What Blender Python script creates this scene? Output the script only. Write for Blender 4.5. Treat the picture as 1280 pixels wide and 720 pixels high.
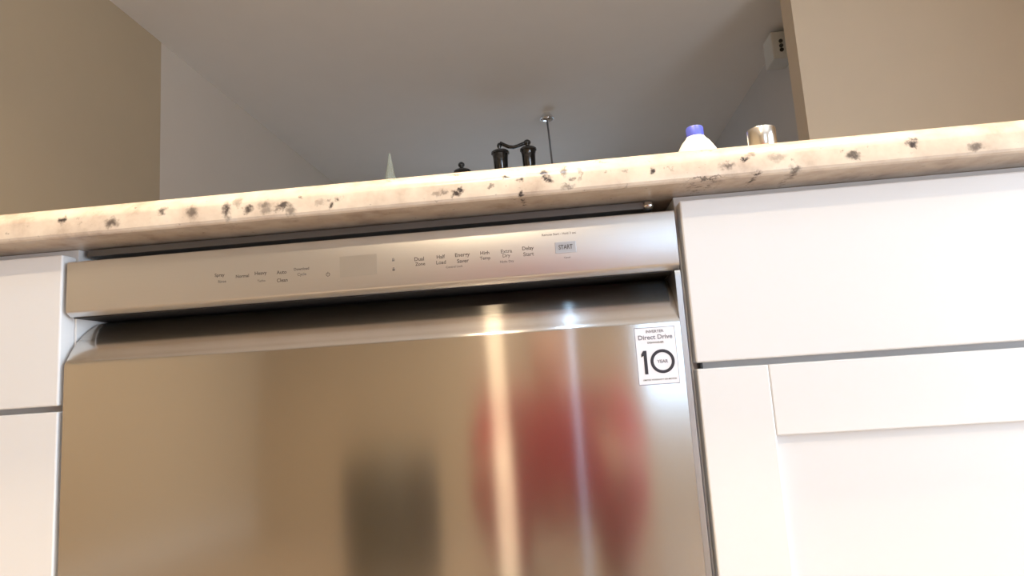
import bpy, bmesh, math, random
from mathutils import Vector, Matrix

# ------------------------------------------------------------------ scene reset
for o in list(bpy.data.objects):
    bpy.data.objects.remove(o, do_unlink=True)
scene = bpy.context.scene
COL = scene.collection
random.seed(7)

# ------------------------------------------------------------------ camera
CAM_POS = Vector((0.0, -0.588, 0.721))
YAW, PITCH, ROLL = map(math.radians, (4.5, 8.0, -3.85))
fw = Vector((-math.sin(YAW) * math.cos(PITCH), math.cos(YAW) * math.cos(PITCH), math.sin(PITCH)))
rt = Vector((math.cos(YAW), math.sin(YAW), 0))
up = rt.cross(fw)
cr, sr = math.cos(ROLL), math.sin(ROLL)
cx, cy = rt * cr + up * sr, up * cr - rt * sr
cam_data = bpy.data.cameras.new('camera')
cam_data.sensor_fit = 'HORIZONTAL'
cam_data.sensor_width = 36.0
cam_data.lens = 36.0 * 800.0 / 1280.0
cam_data.clip_start = 0.01
cam = bpy.data.objects.new('camera', cam_data)
COL.objects.link(cam)
M3 = Matrix((cx, cy, -fw)).transposed()
cam.matrix_world = Matrix.Translation(CAM_POS) @ M3.to_4x4()
scene.camera = cam

# ------------------------------------------------------------------ world and light
world = bpy.data.worlds.new('daylight_sky')
scene.world = world
world.use_nodes = True
bg = world.node_tree.nodes['Background']
bg.inputs['Color'].default_value = (0.62, 0.78, 1.0, 1)
bg.inputs['Strength'].default_value = 3.0

scene.view_settings.view_transform = 'Standard'
scene.view_settings.look = 'None'
scene.view_settings.gamma = 1.0
scene.view_settings.use_curve_mapping = False
scene.view_settings.exposure = 0.22


def area(name, loc, target, size, size_y, power, color, spread=180):
    d = bpy.data.lights.new(name, 'AREA')
    d.shape = 'RECTANGLE'
    d.size, d.size_y, d.energy, d.color = size, size_y, power, color
    d.spread = math.radians(spread)
    o = bpy.data.objects.new(name, d)
    COL.objects.link(o)
    o.location = loc
    o.rotation_euler = (Vector(target) - Vector(loc)).to_track_quat('-Z', 'Y').to_euler()
    return o


# daylight entering through the kitchen window behind the camera;
# added fills at unseen side and far openings light cabinets and ceiling
area('window_daylight', (0.84, -3.27, 1.50), (0.60, 0.0, 1.3), 0.84, 1.15, 6.0, (0.55, 0.75, 1.0))
area('patio_daylight', (2.52, -1.45, 1.06), (0.0, -0.7, 2.2), 1.80, 1.95, 82.0, (0.82, 0.90, 1.0))  # added broad fill from the unseen right side, tilted up to the ceiling
area('dining_window_daylight', (-0.3, 5.28, 1.30), (-0.3, 0, 1.30), 0.9, 0.9, 1.8, (0.95, 0.97, 1.0))  # added weak fill for the far part of the ceiling


# ------------------------------------------------------------------ materials
def new_mat(name):
    m = bpy.data.materials.new(name)
    m.use_nodes = True
    return m, m.node_tree.nodes, m.node_tree.links, m.node_tree.nodes['Principled BSDF']


def mat(name, col, rough=0.5, metal=0.0, vary=0.05, scale=20.0, bump=0.0, spec=0.5, coat=0.0):
    m, n, l, b = new_mat(name)
    tc = n.new('ShaderNodeTexCoord')
    nz = n.new('ShaderNodeTexNoise')
    nz.inputs['Scale'].default_value = scale
    nz.inputs['Detail'].default_value = 4
    l.new(tc.outputs['Object'], nz.inputs['Vector'])
    mx = n.new('ShaderNodeMix')
    mx.data_type = 'RGBA'
    mx.inputs[6].default_value = tuple(c * (1 - vary) for c in col) + (1,)
    mx.inputs[7].default_value = tuple(min(1, c * (1 + vary)) for c in col) + (1,)
    l.new(nz.outputs['Fac'], mx.inputs[0])
    l.new(mx.outputs[2], b.inputs['Base Color'])
    b.inputs['Roughness'].default_value = rough
    b.inputs['Metallic'].default_value = metal
    b.inputs['Specular IOR Level'].default_value = spec
    b.inputs['Coat Weight'].default_value = coat
    if bump:
        bp = n.new('ShaderNodeBump')
        bp.inputs['Strength'].default_value = bump
        bp.inputs['Distance'].default_value = 0.002
        l.new(nz.outputs['Fac'], bp.inputs['Height'])
        l.new(bp.outputs['Normal'], b.inputs['Normal'])
    return m


def brushed(name, col, rough, aniso, rotation=0.0, coarse=0.04):
    """Stainless steel with a horizontal grain: tangent along U (world X)."""
    m, n, l, b = new_mat(name)
    tc = n.new('ShaderNodeTexCoord')
    mp = n.new('ShaderNodeMapping')
    mp.inputs['Scale'].default_value = (1.5, 1.5, 900.0)
    nz = n.new('ShaderNodeTexNoise')
    nz.inputs['Scale'].default_value = 4.0
    nz.inputs['Detail'].default_value = 3
    l.new(tc.outputs['Object'], mp.inputs['Vector'])
    l.new(mp.outputs['Vector'], nz.inputs['Vector'])
    mx = n.new('ShaderNodeMix')
    mx.data_type = 'RGBA'
    mx.inputs[6].default_value = tuple(c * (1 - coarse) for c in col) + (1,)
    mx.inputs[7].default_value = tuple(min(1, c * (1 + coarse)) for c in col) + (1,)
    l.new(nz.outputs['Fac'], mx.inputs[0])
    l.new(mx.outputs[2], b.inputs['Base Color'])
    b.inputs['Metallic'].default_value = 1.0
    b.inputs['Roughness'].default_value = rough
    b.inputs['Anisotropic'].default_value = aniso
    b.inputs['Anisotropic Rotation'].default_value = rotation
    tg = n.new('ShaderNodeTangent')
    tg.direction_type = 'UV_MAP'
    tg.uv_map = 'UVMap'
    l.new(tg.outputs['Tangent'], b.inputs['Tangent'])
    return m


def brushed_streaky(name, col, lobes, coarse=.04):
    """Stainless skin with horizontal brushing: weighted lobes (across, along, weight), stretched vertically."""
    m = brushed(name, col, .2, 1.0, .25, coarse)
    n, l = m.node_tree.nodes, m.node_tree.links
    colour = n['Mix'].outputs[2]
    tg = n['Tangent'].outputs['Tangent']
    prev, total = None, 0.0
    for across, along, w in lobes:
        g = n.new('ShaderNodeBsdfAnisotropic')
        r = math.sqrt(across * along)
        g.inputs['Roughness'].default_value = math.sqrt(r)
        g.inputs['Anisotropy'].default_value = 1 - across / r
        g.inputs['Rotation'].default_value = 0.0
        l.new(colour, g.inputs['Color'])
        l.new(tg, g.inputs['Tangent'])
        total += w
        if prev is None:
            prev = g.outputs[0]
        else:
            mx = n.new('ShaderNodeMixShader')
            mx.inputs[0].default_value = w / total
            l.new(prev, mx.inputs[1])
            l.new(g.outputs[0], mx.inputs[2])
            prev = mx.outputs[0]
    l.new(prev, n['Material Output'].inputs['Surface'])
    return m


def emit(name, col, strength):
    m, n, l, b = new_mat(name)
    b.inputs['Base Color'].default_value = col + (1,)
    b.inputs['Emission Color'].default_value = col + (1,)
    b.inputs['Emission Strength'].default_value = strength
    return m


def glass_mat(name, tint, gloss=0.10, opaque=None):
    m, n, l, b = new_mat(name)
    out = n['Material Output']
    tr = n.new('ShaderNodeBsdfTransparent')
    tr.inputs['Color'].default_value = tint + (1,)
    ms = n.new('ShaderNodeMixShader')
    ms.inputs[0].default_value = gloss
    b.inputs['Roughness'].default_value = 0.08
    b.inputs['Base Color'].default_value = (opaque or tint) + (1,)
    l.new(tr.outputs[0], ms.inputs[1])
    l.new(b.outputs[0], ms.inputs[2])
    l.new(ms.outputs[0], out.inputs['Surface'])
    return m


# mineral flecks of the slab edge: x, z (world), radius x, radius z, darkness
FLECKS = [(-0.3064, .8935, .004, .009, .75), (-.2960, .9005, .005, .005, .40), (-.2854, .8925, .004, .004, .75),
          (-.2690, .8955, .007, .004, .55), (-.2676, .8905, .006, .004, .45), (-.2520, .8935, .008, .003, .75),
          (-.2560, .8905, .006, .002, .5), (-.2450, .8885, .005, .005, .55), (-.2350, .9000, .003, .002, .5),
          (-.2060, .8895, .0032, .003, 1.0), (-.1990, .8940, .0035, .0028, .7), (-.2160, .8930, .005, .003, .3),
          (-.0895, .8905, .0045, .003, .95), (-.0850, .8928, .003, .0025, .9), (-.1010, .8918, .003, .003, .5),
          (-.1075, .8912, .004, .002, .35), (-.0900, .9095, .005, .0015, .6), (-.0430, .9015, .004, .0018, .9),
          (-.0566, .8940, .003, .0018, .55), (-.0295, .8972, .003, .0022, .75), (-.0295, .8848, .003, .0025, .85),
          (-.0090, .9015, .005, .0028, .85), (-.0060, .8975, .003, .002, .8), (-.0035, .8945, .0035, .003, .9),
          (.0100, .9020, .003, .005, .6), (.0170, .8935, .003, .002, .55), (.0120, .8870, .007, .002, .5),
          (.0240, .8980, .0015, .007, .35), (.0880, .8945, .003, .003, .85), (.0640, .8970, .002, .002, .4),
          (.1690, .8980, .003, .0022, .9), (.1740, .9020, .005, .002, .45), (.1770, .8845, .004, .002, .95),
          (.1530, .8930, .007, .0035, .6), (.1960, .8965, .007, .004, .35), (.2100, .8845, .005, .003, .6),
          (.1330, .8838, .016, .0010, .6), (.1380, .9110, .006, .001, .4), (-.1500, .9110, .006, .0012, .4),
          (-.3400, .8950, .006, .006, .6), (-.3700, .8990, .005, .004, .7), (-.4200, .8920, .007, .005, .7),
          (-.4700, .8990, .004, .004, .8), (.2600, .8920, .006, .004, .7), (.3100, .8980, .005, .003, .8),
          (.3600, .8900, .006, .004, .6), (-.0350, .9080, .006, .001, .35), (.0450, .9090, .006, .001, .4)]


def granite():
    m, n, l, b = new_mat('cream_granite')
    tc = n.new('ShaderNodeTexCoord')
    src = tc.outputs['Object']

    def noise(scale, detail=5, rough=0.6):
        z = n.new('ShaderNodeTexNoise')
        z.inputs['Scale'].default_value = scale
        z.inputs['Detail'].default_value = detail
        z.inputs['Roughness'].default_value = rough
        l.new(src, z.inputs['Vector'])
        return z

    def ramp(fac, stops):
        r = n.new('ShaderNodeValToRGB')
        e = r.color_ramp.elements
        e[0].position, e[0].color = stops[0][0], tuple(stops[0][1]) + (1,)
        e[1].position, e[1].color = stops[-1][0], tuple(stops[-1][1]) + (1,)
        for p, c in stops[1:-1]:
            q = e.new(p)
            q.color = tuple(c) + (1,)
        l.new(fac, r.inputs[0])
        return r

    base = ramp(noise(28).outputs['Fac'], [(.30, (.44, .345, .27)), (.45, (.58, .475, .38)), (.62, (.67, .57, .46)), (.75, (.60, .535, .47))])
    # warped coordinates for the flecks
    wn = noise(170, 3)
    sub = n.new('ShaderNodeVectorMath')
    sub.operation = 'SUBTRACT'
    sub.inputs[1].default_value = (.5, .5, .5)
    l.new(wn.outputs['Color'], sub.inputs[0])
    sc = n.new('ShaderNodeVectorMath')
    sc.operation = 'SCALE'
    sc.inputs['Scale'].default_value = 0.013
    l.new(sub.outputs[0], sc.inputs[0])
    ad = n.new('ShaderNodeVectorMath')
    ad.operation = 'ADD'
    l.new(src, ad.inputs[0])
    l.new(sc.outputs[0], ad.inputs[1])
    warped = ad.outputs[0]
    acc = None
    for (x, z, rx, rz, k) in FLECKS:
        mp = n.new('ShaderNodeVectorMath')
        mp.operation = 'SUBTRACT'
        mp.inputs[1].default_value = (x, -.028, z)
        l.new(warped, mp.inputs[0])
        ml = n.new('ShaderNodeVectorMath')
        ml.operation = 'MULTIPLY'
        ml.inputs[1].default_value = (1 / rx, 1 / .05, 1 / rz)
        l.new(mp.outputs[0], ml.inputs[0])
        ln = n.new('ShaderNodeVectorMath')
        ln.operation = 'LENGTH'
        l.new(ml.outputs[0], ln.inputs[0])
        mr = n.new('ShaderNodeMapRange')
        mr.interpolation_type = 'SMOOTHSTEP'
        mr.inputs['From Min'].default_value = 1.45
        mr.inputs['From Max'].default_value = 0.2
        mr.inputs['To Min'].default_value = 0.0
        mr.inputs['To Max'].default_value = min(1.0, k * 1.25)
        l.new(ln.outputs['Value'], mr.inputs['Value'])
        if acc is None:
            acc = mr.outputs[0]
        else:
            mxn = n.new('ShaderNodeMath')
            mxn.operation = 'MAXIMUM'
            l.new(acc, mxn.inputs[0])
            l.new(mr.outputs[0], mxn.inputs[1])
            acc = mxn.outputs[0]
    # fine random pepper over the whole slab
    pep = ramp(noise(120, 4, .7).outputs['Fac'], [(.64, (0, 0, 0)), (.74, (.55, .55, .55))])
    mm = n.new('ShaderNodeMath')
    mm.operation = 'MAXIMUM'
    l.new(acc, mm.inputs[0])
    l.new(pep.outputs['Color'], mm.inputs[1])
    mx = n.new('ShaderNodeMix')
    mx.data_type = 'RGBA'
    mx.inputs[7].default_value = (.05, .038, .034, 1)
    l.new(mm.outputs[0], mx.inputs[0])
    l.new(base.outputs['Color'], mx.inputs[6])
    l.new(mx.outputs[2], b.inputs['Base Color'])
    b.inputs['Roughness'].default_value = 0.24
    return m


GRANITE = granite()
CEILING = mat('ceiling_paint', (.84, .79, .725), .9, vary=.02, scale=6, bump=.1)
WALL_COOL = mat('grey_wall_paint', (.60, .575, .55), .9, vary=.02, scale=5, bump=.08)
WALL_LEFT = mat('pale_wall_paint', (.66, .57, .47), .9, vary=.02, scale=5, bump=.08)
WALL_TAN = mat('tan_wall_paint', (.48, .37, .24), .85, vary=.03, scale=5, bump=.08)
WALL_WARM = mat('beige_wall_paint', (.70, .585, .44), .85, vary=.03, scale=5, bump=.08)
FLOOR = mat('oak_floor', (.33, .26, .19), .5, vary=.2, scale=9)
WHITE_PAINT = mat('white_cabinet_paint', (.74, .72, .70), .38, vary=.012, scale=8)
TRIM_WHITE = mat('white_trim_paint', (.80, .79, .77), .45, vary=.02, scale=8)
STEEL = brushed_streaky('brushed_stainless', (.64, .605, .565), [(.0085, .050, .88), (.005, .50, .10)])
STEEL_PANEL = brushed('satin_silver_panel', (.66, .645, .63), .34, .45, .25)
STEEL_PANEL.node_tree.nodes['Principled BSDF'].inputs['Metallic'].default_value = .9
STEEL_TRIM = mat('satin_steel_trim', (.55, .54, .53), .38, 1.0, vary=.05, scale=40)
FLANGE = mat('dull_galvanised_steel', (.20, .19, .18), .5, .7, vary=.1, scale=40)
DARK_PLASTIC = mat('black_plastic', (.015, .013, .012), .55, vary=.2, scale=60)
GREY_PLASTIC = mat('grey_plastic', (.34, .33, .32), .45, vary=.05, scale=50)
INK = mat('grey_lettering_ink', (.10, .085, .075), .6, vary=.05)
INK_LIGHT = mat('pale_lettering_ink', (.17, .155, .14), .6, vary=.05)
DISPLAY = mat('tinted_display_window', (.60, .585, .56), .32, .9, vary=.02)
PAPER = mat('glossy_white_sticker', (.82, .81, .84), .35, vary=.01)
INK_BLACK = mat('black_print', (.03, .027, .035), .5, vary=.1)
INK_GREY = mat('grey_print', (.22, .21, .24), .5, vary=.1)
BLACK_METAL = mat('gloss_black_metal', (.012, .012, .012), .16, 0.0, vary=.2, spec=.8, coat=.6)
CHROME = mat('chrome', (.82, .82, .82), .12, 1.0, vary=.02)
LENS = emit('frosted_lamp_lens', (1.0, .80, .55), 9.0)
PORCELAIN = mat('white_enamel', (.85, .85, .84), .3, vary=.02)
CORD = mat('thin_grey_cord', (.17, .17, .175), .4, vary=.05)
BOTTLE_WHITE = mat('white_plastic', (.86, .84, .80), .35, vary=.02)
CAP_BLUE = mat('blue_plastic', (.10, .13, .62), .35, vary=.05)
SILVER = mat('polished_tin', (.86, .82, .76), .22, 1.0, vary=.03)
NOZZLE = glass_mat('clear_pale_plastic', (.82, .88, .86), .28, (.30, .33, .32))
PANE = glass_mat('window_glass', (.95, .98, 1.0), .06)
SENSOR = mat('off_white_plastic', (.68, .68, .65), .5, vary=.02)
RED_CLOTH = mat('dark_red_cotton', (.33, .005, .024), .85, vary=.15, scale=60, bump=.2)
RED_DARK = mat('wine_red_trousers_cloth', (.31, .005, .022), .9, vary=.15, scale=60, bump=.2)
SKIN = mat('skin', (.60, .36, .27), .55, vary=.05, scale=15)
HAIR = mat('dark_hair', (.03, .02, .015), .6, vary=.2, scale=80)
OLIVE = mat('dark_olive_enamel', (.055, .052, .038), .45, vary=.1)
MARKER = mat('white_print', (.8, .8, .8), .5)


# ------------------------------------------------------------------ mesh helpers
def link_mesh(name, verts, faces, material, parent=None, smooth=False, uv=False):
    me = bpy.data.meshes.new(name)
    me.from_pydata([tuple(v) for v in verts], [], faces)
    bm = bmesh.new()
    bm.from_mesh(me)
    bmesh.ops.recalc_face_normals(bm, faces=bm.faces[:])
    bm.to_mesh(me)
    bm.free()
    if uv:
        lay = me.uv_layers.new(name='UVMap')
        for lp in me.loops:
            v = me.vertices[lp.vertex_index].co
            lay.data[lp.index].uv = (v.x, v.z + v.y * .5)
    me.materials.append(material)
    if smooth:
        for p in me.polygons:
            p.use_smooth = True
    o = bpy.data.objects.new(name, me)
    COL.objects.link(o)
    if parent:
        o.parent = parent
    return o


def bevel_mesh(o, w, seg=2, angle=30):
    m = o.modifiers.new('bevel', 'BEVEL')
    m.width, m.segments = w, seg
    m.limit_method = 'ANGLE'
    m.angle_limit = math.radians(angle)
    return o


class Geo:
    """Collects solids into one mesh (one part)."""
    def __init__(self):
        self.v, self.f = [], []

    def box(self, x0, x1, y0, y1, z0, z1):
        b = len(self.v)
        self.v += [(x, y, z) for z in (z0, z1) for y in (y0, y1) for x in (x0, x1)]
        self.f += [tuple(b + i for i in q) for q in ((0, 1, 3, 2), (4, 6, 7, 5), (0, 4, 5, 1), (2, 3, 7, 6), (0, 2, 6, 4), (1, 5, 7, 3))]
        return self

    def prism_x(self, prof, x0, x1):
        """closed (y,z) profile extruded along X"""
        b, k = len(self.v), len(prof)
        self.v += [(x0, y, z) for y, z in prof] + [(x1, y, z) for y, z in prof]
        self.f += [(b + i, b + (i + 1) % k, b + k + (i + 1) % k, b + k + i) for i in range(k)]
        self.f += [tuple(b + i for i in range(k)), tuple(b + k + i for i in reversed(range(k)))]
        return self

    def lathe(self, prof, loc=(0, 0, 0), n=32):
        """(r,z) profile turned about Z"""
        b = len(self.v)
        for r, z in prof:
            for i in range(n):
                a = 2 * math.pi * i / n
                self.v.append((loc[0] + max(r, 1e-5) * math.cos(a), loc[1] + max(r, 1e-5) * math.sin(a), loc[2] + z))
        for j in range(len(prof) - 1):
            for i in range(n):
                k = (i + 1) % n
                self.f.append((b + j * n + i, b + j * n + k, b + (j + 1) * n + k, b + (j + 1) * n + i))
        self.f.append(tuple(b + i for i in reversed(range(n))))
        self.f.append(tuple(b + (len(prof) - 1) * n + i for i in range(n)))
        return self

    def tube(self, pts, rad, n=12):
        pts = [Vector(p) for p in pts]
        rads = rad if isinstance(rad, (list, tuple)) else [rad] * len(pts)
        b = len(self.v)
        for i, p in enumerate(pts):
            t = (pts[min(i + 1, len(pts) - 1)] - pts[max(i - 1, 0)]).normalized()
            ref = Vector((0, 0, 1)) if abs(t.z) < .9 else Vector((1, 0, 0))
            u = t.cross(ref).normalized()
            w = t.cross(u)
            for k in range(n):
                a = 2 * math.pi * k / n
                self.v.append(tuple(p + (u * math.cos(a) + w * math.sin(a)) * rads[i]))
        for j in range(len(pts) - 1):
            for i in range(n):
                k = (i + 1) % n
                self.f.append((b + j * n + i, b + j * n + k, b + (j + 1) * n + k, b + (j + 1) * n + i))
        self.f.append(tuple(b + i for i in reversed(range(n))))
        self.f.append(tuple(b + (len(pts) - 1) * n + i for i in range(n)))
        return self

    def build(self, name, material, parent=None, smooth=False, uv=False):
        o = link_mesh(name, self.v, self.f, material, None, smooth, uv)
        if parent:
            o.parent = parent
            o.matrix_parent_inverse = Matrix.Translation(parent.location).inverted() if parent.type == 'EMPTY' else Matrix()
        return o


def empty(name, loc, label, cat, group=None):
    o = bpy.data.objects.new(name, None)
    COL.objects.link(o)
    o.location = loc
    o.empty_display_size = .05
    tag(o, label, cat, group)
    return o


def tag(o, label, cat, group=None):
    o['label'] = label
    o['category'] = cat
    if group:
        o['group'] = group
    return o


def struct(o, label=None, cat=None):
    o['kind'] = 'structure'
    if label:
        o['label'] = label
        o['category'] = cat
    return o


def auto_smooth(o, ang=40):
    me = o.data
    for p in me.polygons:
        p.use_smooth = True
    bm = bmesh.new()
    bm.from_mesh(me)
    for e in bm.edges:
        if len(e.link_faces) == 2 and e.calc_face_angle(0) > math.radians(ang):
            e.smooth = False
    bm.to_mesh(me)
    bm.free()
    return o


def text(name, s, x, y, z, width, material, parent, height=None, depth=.00012):
    """flat print facing -Y, centred on (x, z), fitted to a width (and cap height)"""
    cu = bpy.data.curves.new(name, 'FONT')
    cu.body = s
    cu.size = 1.0
    cu.resolution_u = 3
    cu.offset = .018
    tmp = bpy.data.objects.new('tmp_text', cu)
    COL.objects.link(tmp)
    dg = bpy.context.evaluated_depsgraph_get()
    me = bpy.data.meshes.new_from_object(tmp.evaluated_get(dg))
    bpy.data.objects.remove(tmp, do_unlink=True)
    bpy.data.curves.remove(cu)
    xs = [v.co.x for v in me.vertices]
    ys = [v.co.y for v in me.vertices]
    sx = width / (max(xs) - min(xs))
    sy = height / (max(ys) - min(ys)) if height else sx
    mx_, my_ = (max(xs) + min(xs)) / 2, (max(ys) + min(ys)) / 2
    for v in me.vertices:
        v.co = Vector(((v.co.x - mx_) * sx + x, y - depth, (v.co.y - my_) * sy + z))
    me.name = name
    me.materials.clear()
    me.materials.append(material)
    o = bpy.data.objects.new(name, me)
    COL.objects.link(o)
    o.parent = parent
    root = parent
    while root.parent:
        root = root.parent
    if parent.type == 'EMPTY':
        o.matrix_parent_inverse = Matrix.Translation(parent.location).inverted()
    return o


# ------------------------------------------------------------------ room shell
XL, XR, YB, YF, H = -1.90, 2.40, -3.20, 5.20, 2.50
XD = 1.33                                   # right wall of the dining area
struct(Geo().box(XL - .1, XR + .1, YB - .1, YF + .1, -.1, 0).build('floor', FLOOR))
struct(Geo().box(XL - .1, XR + .1, YB - .1, YF + .1, H, H + .1).build('ceiling', CEILING))
struct(Geo().box(XL - .1, XL, 2.26, YF, 0, H).build('wall_left', WALL_LEFT))
struct(Geo().box(XL - .1, XL, YB, 2.26, 0, H).build('wall_kitchen_left', WALL_TAN))
FX0, FX1, FZ0, FZ1 = -.80, .20, .80, 1.80   # opening added in the hidden far wall to light the dining ceiling
struct(Geo().box(XL - .1, FX0, YF, YF + .1, 0, H).box(FX1, XR, YF, YF + .1, 0, H).box(FX0, FX1, YF, YF + .1, 0, FZ0)
       .box(FX0, FX1, YF, YF + .1, FZ1, H).build('wall_far', WALL_COOL))
struct(Geo().box(XD, XD + .1, 2.20 + .12, YF, 0, H).build('wall_right', WALL_COOL))
struct(Geo().box(1.126, XR, 2.20, 2.32, 0, H).build('wall_divider', WALL_WARM))
PY0, PY1, PZ1 = -2.40, -.50, 2.08            # opening added in the unseen right wall to light the cabinet fronts
struct(Geo().box(XR, XR + .1, YB, PY0, 0, H).box(XR, XR + .1, PY1, 2.32, 0, H).box(XR, XR + .1, PY0, PY1, PZ1, H).build('wall_kitchen_right', WALL_TAN))
KX0, KX1, KZ0, KZ1 = .40, 1.28, .92, 2.08    # kitchen window behind the camera
struct(Geo().box(XL, KX0, YB - .1, YB, 0, H).box(KX1, XR, YB - .1, YB, 0, H).box(KX0, KX1, YB - .1, YB, 0, KZ0)
       .box(KX0, KX1, YB - .1, YB, KZ1, H).build('wall_back', WALL_TAN))


def window(name, horizontal, a0, a1, z0, z1, at):
    """frame, meeting rail and two panes; along X (horizontal) or along Y"""
    def bx(g, p0, p1, q0, q1, r0, r1):
        return g.box(p0, p1, q0, q1, r0, r1) if horizontal else g.box(q0, q1, p0, p1, r0, r1)
    w = .045
    zm = (z0 + z1) / 2
    g = Geo()
    bx(g, a0, a0 + w, at - .03, at + .03, z0, z1)
    bx(g, a1 - w, a1, at - .03, at + .03, z0, z1)
    bx(g, a0 + w, a1 - w, at - .03, at + .03, z0, z0 + w)
    bx(g, a0 + w, a1 - w, at - .03, at + .03, z1 - w, z1)
    fr = struct(g.build(name, TRIM_WHITE))
    bx(Geo(), a0 + w, a1 - w, at - .02, at + .02, zm - .02, zm + .02).build('meeting_rail', TRIM_WHITE, fr)
    for s0, s1 in ((z0 + w, zm - .02), (zm + .02, z1 - w)):
        bx(Geo(), a0 + w, a1 - w, at - .003, at + .003, s0, s1).build('pane', PANE, fr)
    return fr


window('window_1', True, KX0, KX1, KZ0, KZ1, YB - .05)
window('window_2', True, FX0, FX1, FZ0, FZ1, YF + .05)  # added for its light on the far ceiling, hidden behind the counter
PYM = (PY0 + PY1) / 2
for k, (a, b_) in enumerate(((PY0, PYM + .03), (PYM - .03, PY1))):
    xo = XR + (.035 if k else .070)
    g = Geo().box(xo - .015, xo + .015, a, a + .06, 0, PZ1).box(xo - .015, xo + .015, b_ - .06, b_, 0, PZ1)
    g.box(xo - .015, xo + .015, a + .06, b_ - .06, 0, .09).box(xo - .015, xo + .015, a + .06, b_ - .06, PZ1 - .07, PZ1)
    d_ = struct(g.build('door_%d' % (k + 1), TRIM_WHITE))  # glazed leaves added to fill the light opening on the right
    Geo().box(xo - .004, xo + .004, a + .06, b_ - .06, .09, PZ1 - .07).build('pane', PANE, d_)
struct(Geo().box(XL, XL + .012, YB, YF, 0, .09).build('baseboard_left', TRIM_WHITE))
struct(Geo().box(XD - .012, XD, 2.33, YF, 0, .09).build('baseboard_right', TRIM_WHITE))
struct(Geo().box(XL + .012, XD - .012, YF - .012, YF, 0, .09).build('baseboard_far', TRIM_WHITE))


# ------------------------------------------------------------------ recessed ceiling lights (the kitchen's own lamps)
def downlight(x, y, power, label, color=(1.0, .79, .53), spread=150):
    t = empty('recessed_downlight', (x, y, H), label, 'ceiling light', 'recessed kitchen downlights')
    Geo().lathe([(.050, -.001), (.050, -.006), (.066, -.008), (.072, -.003), (.072, -.0005)], (x, y, H), 40).build('trim_ring', TRIM_WHITE, t, True)
    Geo().lathe([(.049, -.0005), (.049, -.003), (.030, -.005), (.0, -.0055)], (x, y, H), 32).build('lens', LENS, t, True)
    d = bpy.data.lights.new('downlight_lamp', 'AREA')
    d.shape = 'DISK'
    d.size = .09
    d.energy = power
    d.color = color
    d.spread = math.radians(spread)
    o = bpy.data.objects.new('downlight_lamp', d)
    COL.objects.link(o)
    o.location = (x, y, H - .012)


downlight(-.34, -1.75, 22, 'round recessed downlight in the kitchen ceiling behind the viewer')
downlight(-.27, -.22, 30, 'round recessed downlight in the ceiling above the dishwasher')
downlight(.80, -.22, 17, 'round recessed downlight in the ceiling above the white cabinet')

bt = empty('ceiling_batten', (.022, -1.25, H), 'slim cool white tube light on the kitchen ceiling behind the viewer', 'ceiling light')
bevel_mesh(Geo().box(-.003, .047, -1.62, -.88, H - .030, H - .0005).build('batten_body', TRIM_WHITE, bt), .004, 2)
Geo().box(.009, .035, -1.60, -.90, H - .0345, H - .030).build('diffuser', emit('cool_tube_diffuser', (.75, .88, 1.0), 6.0), bt)
area('batten_lamp', (.022, -1.25, H - .037), (.022, -1.25, 0), .022, .68, 5.0, (.42, .68, 1.0))

# ------------------------------------------------------------------ countertop
CT0, CT1 = .882, .914
prof = [(.66, CT0), (.66, CT1), (-.0170, CT1), (-.0200, .9130), (-.0230, .9108), (-.0258, .9076), (-.0282, .9040), (-.0294, .9012),
        (-.0300, .8990), (-.0300, .8855), (-.0291, .8833), (-.0270, CT0)]
o = Geo().prism_x(prof, -1.35, 1.00).build('countertop', GRANITE)
auto_smooth(o, 18)
tag(o, 'cream granite countertop with dark mineral flecks running over the dishwasher and cabinet', 'countertop')

# ------------------------------------------------------------------ dishwasher
DX0, DX1 = -.4885, .1085
dw = empty('dishwasher', ((DX0 + DX1) / 2, .3, 0), 'stainless steel dishwasher with front control panel under the granite counter', 'dishwasher')
Geo().box(DX0 + .006, DX1 - .006, .064, .58, .10, .868).build('tub', GREY_PLASTIC, dw)
Geo().box(DX0 + .02, DX1 - .02, .03, .08, .012, .098).build('toe_kick', DARK_PLASTIC, dw)
for fx in (DX0 + .05, DX1 - .05):
    Geo().lathe([(.018, 0), (.018, .008), (.008, .012), (.008, .10)], (fx, .48, 0), 16).build('foot', DARK_PLASTIC, dw, True)
fl = Geo().box(DX0 + .004, .0925, .022, .060, .8740, .8805).build('top_flange', FLANGE, dw)
Geo().lathe([(.004, -.0035), (.0052, -.001), (.0052, .001), (.004, .0035)], (.0885, .0225, .8765), 16).build('flange_clip', CHROME, fl, True)
# control panel: flat face, soft top edge, lower lip that turns back under
panel_prof = [(.058, .8650), (.0022, .8650), (.0006, .8642), (0, .8625), (0, .8155), (.0004, .8143), (.0014, .8134),
              (.0065, .8100), (.0075, .8098), (.058, .8098)]
panel = Geo().prism_x(panel_prof, DX0, DX1).build('control_panel', STEEL_PANEL, dw, uv=True)
auto_smooth(panel, 30)
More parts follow.
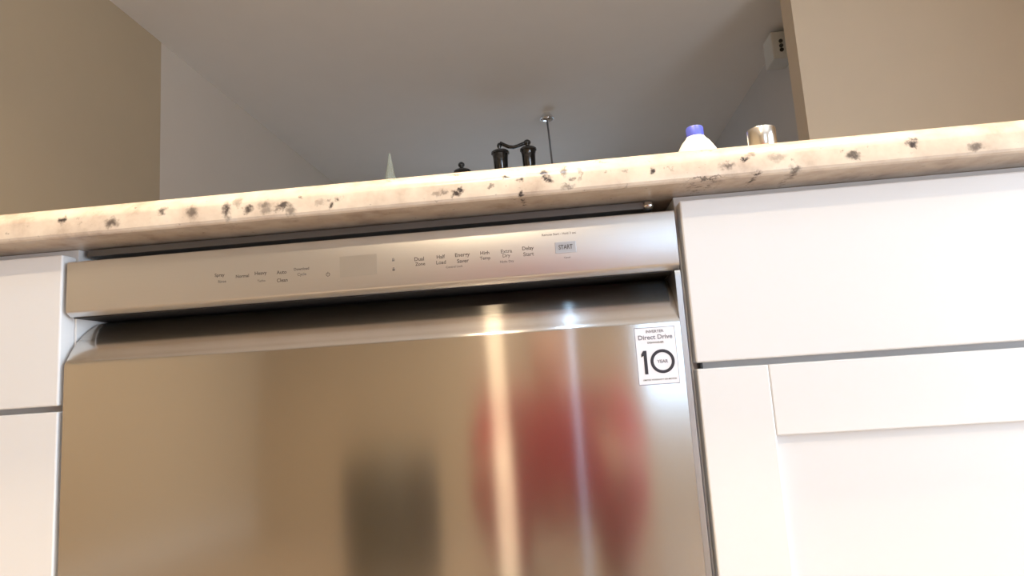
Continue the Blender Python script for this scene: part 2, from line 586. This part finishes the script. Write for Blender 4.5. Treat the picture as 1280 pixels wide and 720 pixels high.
# main door skin: pocket handle scooped behind the lip, rolled fold, flat face
door_prof = [(.062, .8082), (.0530, .8078), (.0420, .8045), (.0325, .7990), (.0242, .7930), (.0176, .7872), (.0122, .7812), (.0080, .7750),
             (.0052, .7706), (.0030, .7672), (.0014, .7650), (.0004, .7632), (0, .7610), (0, .1420), (.001, .1400), (.062, .1400)]
door = Geo().prism_x(door_prof, DX0, DX1 - .0052).build('door', STEEL, dw, uv=True)
auto_smooth(door, 30)
Geo().box(DX0 + .002, DX1 - .006, .0080, .0600, .8088, .8096).build('handle_liner', DARK_PLASTIC, dw)  # added black sheet under the lip, so the pocket reflects dark
cap_prof = [(.062, .8085), (.0012, .8085), (.0004, .8065), (0, .8045), (0, .1420), (.001, .1400), (.062, .1400)]
for ex in ((DX1 - .0050, DX1), (DX0 - .0, DX0 + .0)):
    if ex[0] != ex[1]:
        Geo().prism_x(cap_prof, *ex).build('door_end_cap', STEEL_TRIM, dw)
# lettering printed on the control panel
PY = 0.0
LET = [('Spray', -.3300, .8385, .010, 0), ('Rinse', -.3275, .8325, .008, 1), ('Normal', -.3070, .8362, .0132, 0), ('Heavy', -.2885, .8371, .0120, 0),
       ('Turbo', -.2880, .8300, .0080, 1), ('Auto', -.2677, .8368, .0100, 0), ('Clean', -.2672, .8290, .0108, 0),
       ('Download', -.2478, .8385, .0150, 0), ('Cycle', -.2476, .8328, .0088, 1),
       ('Dual', -.1325, .8386, .0092, 0), ('Zone', -.1318, .8337, .0096, 0), ('Half', -.1117, .8390, .0080, 0), ('Load', -.1117, .8336, .0092, 0),
       ('Energy', -.0910, .8387, .0140, 0), ('Saver', -.0908, .8334, .0112, 0), ('Control Lock', -.0993, .8285, .0160, 1),
       ('High', -.0697, .8387, .0085, 0), ('Temp', -.0697, .8338, .0100, 0), ('Extra', -.0492, .8392, .0106, 1), ('Dry', -.0494, .8345, .0072, 1),
       ('Night Dry', -.0493, .8290, .0130, 1), ('Delay', -.0288, .8398, .0108, 0), ('Start', -.0286, .8347, .0100, 1),
       ('Remote Start - Hold 3 sec', .0010, .8515, .0320, 1)]
for s, x, z, w, k in LET:
    text('panel_lettering', s, x, PY, z, w, INK_LIGHT if k else INK, panel)
# power symbol, small indicator symbols
ring = Geo()
for i in range(20):
    a0, a1 = [math.radians(60 - 300 * (i + d) / 20) for d in (0, 1)]
    b = len(ring.v)
    for a in (a0, a1):
        for r in (.0014, .0020):
            ring.v.append((-.2218 + r * math.cos(a), -.00012, .8309 + r * math.sin(a)))
    ring.f.append((b, b + 1, b + 3, b + 2))
b = len(ring.v)
ring.v += [(-.2221, -.00012, .8309), (-.2215, -.00012, .8309), (-.2215, -.00012, .8334), (-.2221, -.00012, .8334)]
ring.f.append((b, b + 1, b + 2, b + 3))
ring.build('power_symbol', INK, panel)
for z, mt in ((.8396, INK_LIGHT), (.8304, INK)):
    g = Geo()
    g.box(-.1588, -.1564, -.00015, .0002, z - .0012, z + .0004)
    g.box(-.1584, -.1579, -.00015, .0002, z + .0004, z + .0014)
    g.box(-.1573, -.1568, -.00015, .0002, z + .0004, z + .0014)
    g.box(-.1584, -.1568, -.00015, .0002, z + .0014, z + .0019)
    g.build('lock_symbol', mt, panel)
dsp = Geo().box(-.2100, -.1735, -.00010, .0005, .8270, .8470).build('display_window', DISPLAY, panel)
# start button: printed rounded field with its word
sb = Geo().box(-.0037, .0163, -.00018, .001, .8325, .8437).build('start_button', mat('start_button_grey', (.40, .40, .42), .4, .3), panel)
bevel_mesh(sb, .0012, 2)
text('start_lettering', 'START', .0063, -.0003, .8385, .0130, INK, panel, .0044)
text('start_lettering', 'Cancel', .0070, -.0001, .8285, .0058, INK_LIGHT, panel)
# warranty sticker
SX0, SX1, SZ0, SZ1 = .0620, .0982, .7068, .7582
st = Geo().box(SX0, SX1, -.0004, .0006, SZ0, SZ1).build('warranty_sticker', PAPER, dw)
st['label'] = 'white warranty sticker reading 10 year'
SW, SH = SX1 - SX0, SZ1 - SZ0
e = .0005
Geo().box(SX0, SX1, -.00055, 0, SZ1 - e, SZ1).box(SX0, SX1, -.00055, 0, SZ0, SZ0 + e).box(SX0, SX0 + e * .7, -.00055, 0, SZ0 + e, SZ1 - e) \
    .box(SX1 - e * .7, SX1, -.00055, 0, SZ0 + e, SZ1 - e).build('sticker_border', INK_GREY, st)


def stx(fx):
    return SX0 + SW * fx


def stz(fz):
    return SZ1 - SH * fz


SY = -.0005
text('sticker_lettering', 'INVERTER', stx(.50), SY, stz(.075), SW * .44, INK_GREY, st)
text('sticker_lettering', 'Direct Drive', stx(.50), SY, stz(.175), SW * .84, INK_GREY, st, .0042)
text('sticker_lettering', 'DISHWASHER', stx(.50), SY, stz(.270), SW * .40, INK_LIGHT, st)
text('sticker_lettering', 'YEAR', stx(.625), SY, stz(.605), SW * .27, INK_GREY, st)
text('sticker_lettering', 'LIMITED WARRANTY ON MOTOR', stx(.52), SY, stz(.915), SW * .82, INK_LIGHT, st)
# the numeral one
g = Geo()
x1, zt, zb = stx(.215), stz(.405), stz(.815)
g.v = [(x1 - .0016, SY - .0001, zb), (x1 + .0013, SY - .0001, zb), (x1 + .0013, SY - .0001, zt), (x1 - .0016, SY - .0001, zt),
       (x1 - .0036, SY - .0001, zt - .0030), (x1 - .0036, SY - .0001, zt - .0058), (x1 - .0016, SY - .0001, zt - .0045)]
g.f = [(0, 1, 2, 3, 6), (3, 4, 5, 6)]
g.build('numeral_one', INK_BLACK, st)
# the numeral zero, a round ring
g = Geo()
for i in range(48):
    a0, a1 = 2 * math.pi * i / 48, 2 * math.pi * (i + 1) / 48
    b = len(g.v)
    for a in (a0, a1):
        for r in (.0080, .0107):
            g.v.append((stx(.625) + r * math.cos(a), SY - .0001, stz(.605) + r * math.sin(a)))
    g.f.append((b, b + 1, b + 3, b + 2))
g.build('numeral_zero', INK_BLACK, st)


# ------------------------------------------------------------------ base cabinets
def shaker(parent, x0, x1, z0, z1, y0=0.0, rail=.062, th=.019, rec=.008):
    """five-piece door: two stiles, two rails, recessed panel"""
    d = Geo().box(x0 + rail - .004, x1 - rail + .004, y0 + rec, y0 + th - .004, z0 + rail - .004, z1 - rail + .004).build('door_panel', WHITE_PAINT, parent)
    for a, b_, nm in ((x0, x0 + rail, 'stile'), (x1 - rail, x1, 'stile')):
        bevel_mesh(Geo().box(a, b_, y0, y0 + th, z0, z1).build(nm, WHITE_PAINT, d), .0012, 2)
    for a, b_ in ((z0, z0 + rail), (z1 - rail, z1)):
        bevel_mesh(Geo().box(x0 + rail, x1 - rail, y0, y0 + th, a, b_).build('rail', WHITE_PAINT, d), .0012, 2)
    return d


def base_cabinet(x0, x1, label):
    t = empty('base_cabinet', ((x0 + x1) / 2, .3, 0), label, 'cabinet')
    w = .0
    g = Geo().box(x0, x0 + .018, .0215, .60, .10, .8815).box(x1 - .018, x1, .0215, .60, .10, .8815)
    g.box(x0 + .018, x1 - .018, .58, .60, .10, .8815).box(x0 + .018, x1 - .018, .0215, .58, .10, .118)
    g.build('carcass', WHITE_PAINT, t)
    f = Geo().box(x0, x0 + .038, .0195, .0215, .10, .8815).box(x1 - .038, x1, .0195, .0215, .10, .8815)
    f.box(x0 + .038, x1 - .038, .0195, .0215, .84, .8815).box(x0 + .038, x1 - .038, .0195, .0215, .70, .745).box(x0 + .038, x1 - .038, .0195, .0215, .10, .14)
    f.build('face_frame', WHITE_PAINT, t)
    bevel_mesh(Geo().box(x0 + .0015, x1 - .0015, 0, .019, .7236, .8730).build('drawer_front', WHITE_PAINT, t), .0015, 2)
    shaker(t, x0 + .0015, x1 - .0015, .112, .7180)
    Geo().box(x0 + .0060, x0 + .0078, .004, .0195, .7182, .7234).build('bumper', DARK_PLASTIC, t)
    Geo().box(x0 + .002, x1 - .002, .075, .09, 0, .10).build('toe_kick', WHITE_PAINT, t)
    return t


base_cabinet(.1125, .5700, 'white base cabinet with flat drawer front and shaker door beside the dishwasher sticker')
base_cabinet(-1.1000, -.4925, 'white base cabinet left of the dishwasher, mostly cut off')

# ------------------------------------------------------------------ things standing on the counter
bx, by = .2085, .32
bt = empty('soap_bottle', (bx, by, CT1), 'white plastic bottle with a blue cap standing on the counter', 'bottle')
Geo().lathe([(.030, 0), (.0325, .003), (.0325, .085), (.0315, .098), (.0275, .112), (.0200, .1245), (.0145, .1305), (.0130, .1330), (.0115, .1335)],
            (bx, by, CT1), 40).build('bottle_body', BOTTLE_WHITE, bt, True)
auto_smooth(Geo().lathe([(.0124, .1320), (.0126, .1330), (.0122, .1465), (.0112, .1480), (.0095, .1482)], (bx, by, CT1), 40).build('cap', CAP_BLUE, bt), 40)

jx, jy = .2630, .205
jr = empty('spice_jar', (jx, jy, CT1), 'small silver lidded jar on the counter to the right of the blue capped bottle', 'jar')
auto_smooth(Geo().lathe([(.0150, 0), (.0162, .0015), (.0162, .060), (.0150, .068), (.0142, .070)], (jx, jy, CT1), 40).build('jar_body', BOTTLE_WHITE, jr), 40)
auto_smooth(Geo().lathe([(.0168, .0695), (.0172, .0705), (.0172, .0920), (.0165, .0938), (.0150, .0942)], (jx, jy, CT1), 48).build('lid', SILVER, jr), 40)

nx, ny = -.2424, .32
nb = empty('nozzle_bottle', (nx, ny, CT1), 'slim translucent pale pointed nozzle of a bottle behind the counter edge', 'bottle')
Geo().lathe([(.022, 0), (.024, .003), (.024, .085), (.021, .096), (.012, .105), (.010, .108)], (nx, ny, CT1), 32).build('bottle_body', BOTTLE_WHITE, nb, True)
Geo().lathe([(.0100, .1082), (.0090, .112), (.0062, .124), (.0036, .138), (.0018, .150), (.0012, .1535), (.0006, .154)], (nx, ny, CT1), 24).build('nozzle', NOZZLE, nb, True)

# ------------------------------------------------------------------ hanging lamp of the dining area
CY = 3.60
ch = empty('chandelier', (0, CY, 2.08), 'black multi-lamp hanging light with glossy cups, chrome ceiling rose and thin cord', 'chandelier')
auto_smooth(Geo().lathe([(.046, -.046), (.048, -.043), (.047, -.036), (.038, -.022), (.026, -.010), (.022, -.0005)], (-.012, CY, H), 40).build('ceiling_rose', CHROME, ch), 35)
Geo().lathe([(.0, -.062), (.012, -.0612), (.026, -.0575), (.038, -.0515), (.044, -.0458), (.0, -.0455)], (-.012, CY, H), 40).build('rose_cover', CHROME, ch, True)
Geo().tube([(-.012, CY, H - .061), (-.006, CY, 2.30), (0, CY, 2.12)], .0065, 10).build('cord', CORD, ch, True)
auto_smooth(Geo().lathe([(.004, .050), (.016, .045), (.030, .020), (.034, 0), (.026, -.03), (.010, -.05), (.004, -.055)], (0, CY, 2.08), 32).build('hub', BLACK_METAL, ch), 40)


def lamp_cup(x, z0, k=1.0, knob=1.0):
    cup = Geo().lathe([(.006 * k, -.062), (.040 * k, -.060), (.047 * k, -.050), (.052 * k, .030), (.056 * k, .058), (.063 * k, .064), (.063 * k, .076), (.054 * k, .084),
                       (.030 * k, .093), (.014 * k, .096)], (x, CY, z0), 36).build('lamp_cup', BLACK_METAL, ch)
    auto_smooth(cup, 40)
    Geo().lathe([(.012 * knob, .090), (.012 * knob, .104), (.020 * knob, .112), (.023 * knob, .122), (.020 * knob, .132), (.010 * knob, .141), (.002, .144)],
                (x - .004, CY, z0), 24).build('finial', BLACK_METAL, cup, True)
    return cup


lamp_cup(-.348, 2.176, .98, .7)
lamp_cup(-.156, 2.180, .90, 1.15)
lamp_cup(-.616, 2.066, .95)
for pts in (((0, CY, 2.07), (-.08, CY, 2.03), (-.14, CY, 2.06), (-.156, CY, 2.124)),
            ((0, CY, 2.07), (-.16, CY, 2.00), (-.30, CY, 2.03), (-.344, CY, 2.07), (-.348, CY, 2.120)),
            ((0, CY, 2.06), (-.25, CY, 1.95), (-.50, CY, 1.94), (-.60, CY, 1.99), (-.616, CY, 2.010))):
    Geo().tube(pts, .010, 10).build('arm', BLACK_METAL, ch, True)
Geo().tube([(-.345, CY, 2.318), (-.315, CY, 2.300), (-.285, CY, 2.284), (-.255, CY, 2.278), (-.225, CY, 2.284), (-.190, CY, 2.296), (-.162, CY, 2.302)],
           .0125, 10).build('link_arm', BLACK_METAL, ch, True)

# ------------------------------------------------------------------ small box high on the dining wall
wb = empty('wall_sensor_box', (1.275, 2.82, 2.31), 'off-white plastic box with dark holes mounted high on the grey wall', 'wall box')
bevel_mesh(Geo().box(1.222, XD - .001, 2.752, 2.89, 2.315, 2.470).build('housing', SENSOR, wb), .006, 3)
for z in (2.412, 2.386, 2.362):
    g = Geo()
    g.tube([(1.268, 2.746, z), (1.268, 2.7525, z)], .0105, 16)
    g.build('dark_hole', DARK_PLASTIC, wb, True)

# ------------------------------------------------------------------ the kitchen behind the viewer (seen only as reflections)
bn = empty('pedal_bin', (-.61, -1.55, 0), 'dark olive pedal bin standing behind the viewer, a dark blur in the steel door', 'bin')
auto_smooth(Geo().lathe([(.135, 0), (.150, .006), (.158, .30), (.160, .52), (.158, .53)], (-.61, -1.55, 0), 40).build('bin_body', OLIVE, bn), 40)
auto_smooth(Geo().lathe([(.163, .532), (.165, .545), (.155, .580), (.110, .612), (.050, .625), (.004, .628)], (-.61, -1.55, 0), 40).build('bin_lid', OLIVE, bn), 40)
Geo().box(-.65, -.57, -1.385, -1.33, .012, .024).build('pedal', STEEL_TRIM, bn)


# ------------------------------------------------------------------ person crouching behind the camera
def skinned(name, chains, material, parent=None, sub=2, root=0):
    """chains: list of [(point, radius), ...]; points within 1 mm are shared"""
    verts, rads, edges = [], [], []

    def vid(p, r):
        for i, q in enumerate(verts):
            if (Vector(q) - Vector(p)).length < .001:
                return i
        verts.append(tuple(p))
        rads.append(r)
        return len(verts) - 1
    for c in chains:
        ids = [vid(p, r) for p, r in c]
        edges += list(zip(ids[:-1], ids[1:]))
    me = bpy.data.meshes.new(name)
    me.from_pydata(verts, edges, [])
    o = bpy.data.objects.new(name, me)
    COL.objects.link(o)
    sk = o.modifiers.new('skin', 'SKIN')
    sk.use_smooth_shade = True
    o.modifiers.new('sub', 'SUBSURF').levels = sub
    o.modifiers['sub'].render_levels = sub
    lay = me.skin_vertices[0].data
    for i, r in enumerate(rads):
        rr = r if isinstance(r, tuple) else (r, r)
        lay[i].radius = rr
        lay[i].use_root = (i == root)
    dg = bpy.context.evaluated_depsgraph_get()
    bm = bmesh.new()
    bm.from_object(o, dg)
    bpy.data.objects.remove(o, do_unlink=True)
    me2 = bpy.data.meshes.new(name)
    bm.to_mesh(me2)
    bm.free()
    for p in me2.polygons:
        p.use_smooth = True
    me2.materials.append(material)
    o = bpy.data.objects.new(name, me2)
    COL.objects.link(o)
    if parent:
        o.parent = parent
    return o


PX, PYY = -.05, -1.50            # where the person crouches, facing the dishwasher (+Y)


def W(x, y, z):
    return (PX + x, PYY + y, z)


pel, waist, chest, neckb, neckt = W(0, -.10, .30), W(0, -.06, .46), W(0, -.01, .68), W(0, .03, .85), W(0, .05, .91)
body = []
body.append([(pel, .13), (waist, .115), (chest, .125), (neckb, .065), (neckt, .052), (W(0, .075, .985), .082), (W(0, .085, 1.06), .088), (W(0, .08, 1.12), .060)])
body.append([(W(0, .075, .985), .082), (W(0, .165, .995), .016)])            # nose
for s in (-1, 1):
    sh, el, wr = W(s * .19, 0, .80), W(s * .225, .12, .56), W(s * .15, .36, .60)
    palm = W(s * .135, .44, .625)
    body.append([(chest, .125), (sh, .058), (el, .042), (wr, .029), (palm, .033)])
    for k in range(4):
        bx_ = s * (.115 + .010 * k) if False else s * (.118 + .014 * k)
        L = (.070, .078, .074, .060)[k]
        body.append([(palm, .033), (W(bx_, .475, .640 - .006 * k), .0095), (W(bx_ - s * .004, .475 + L * .5, .632 - .006 * k), .0088),
                     (W(bx_ - s * .008, .475 + L * .62, .605 - .006 * k), .008)])
    body.append([(palm, .033), (W(s * .095, .450, .650), .011), (W(s * .080, .485, .655), .0095)])
    hip, kn, an = W(s * .10, -.08, .29), W(s * .19, .30, .50), W(s * .15, .02, .09)
    toe = W(s * .17, .20, .032)
    body.append([(pel, .13), (hip, .098), (kn, .062), (W(s * .165, .12, .25), .055), (an, .040), (W(s * .15, .03, .045), .040), (toe, .030)])
person = skinned('person', body, SKIN)
tag(person, 'person in dark red clothes crouching behind the viewer, reflected in the steel', 'person')
shirt = [[(W(0, -.085, .37), .150), (waist, .142), (chest, .155), (W(0, .022, .80), .105), (W(0, .03, .845), .076)]]
for s in (-1, 1):
    shirt.append([(chest, .155), (W(s * .19, 0, .80), .076), (W(s * .215, .08, .65), .062), (W(s * .225, .12, .565), .056)])
skinned('shirt', shirt, RED_CLOTH, person)
tr = [[(W(0, -.09, .36), .140), (pel, .150)]]
for s in (-1, 1):
    tr.append([(pel, .150), (W(s * .10, -.08, .29), .115), (W(s * .19, .30, .50), .076), (W(s * .165, .12, .25), .068), (W(s * .15, .02, .10), .054)])
skinned('trousers', tr, RED_DARK, person)
skinned('hair', [[(W(0, .035, .98), .070), (W(0, .045, 1.06), .094), (W(0, .07, 1.115), .080)]], HAIR, person)
for s in (-1, 1):
    skinned('shoe', [[(W(s * .148, -.01, .045), .044), (W(s * .155, .09, .042), .043), (W(s * .17, .225, .034), .033)]], OLIVE, person)
    Geo().lathe([(.0, -.008), (.006, -.006), (.0085, 0), (.006, .006), (.0, .008)], W(s * .032, .158, 1.035), 12).build('eye', INK_BLACK, person, True)
Geo().tube([W(-.026, .160, .955), W(0, .166, .952), W(.026, .160, .955)], .005, 8).build('mouth', mat('lips', (.42, .16, .14), .5), person, True)
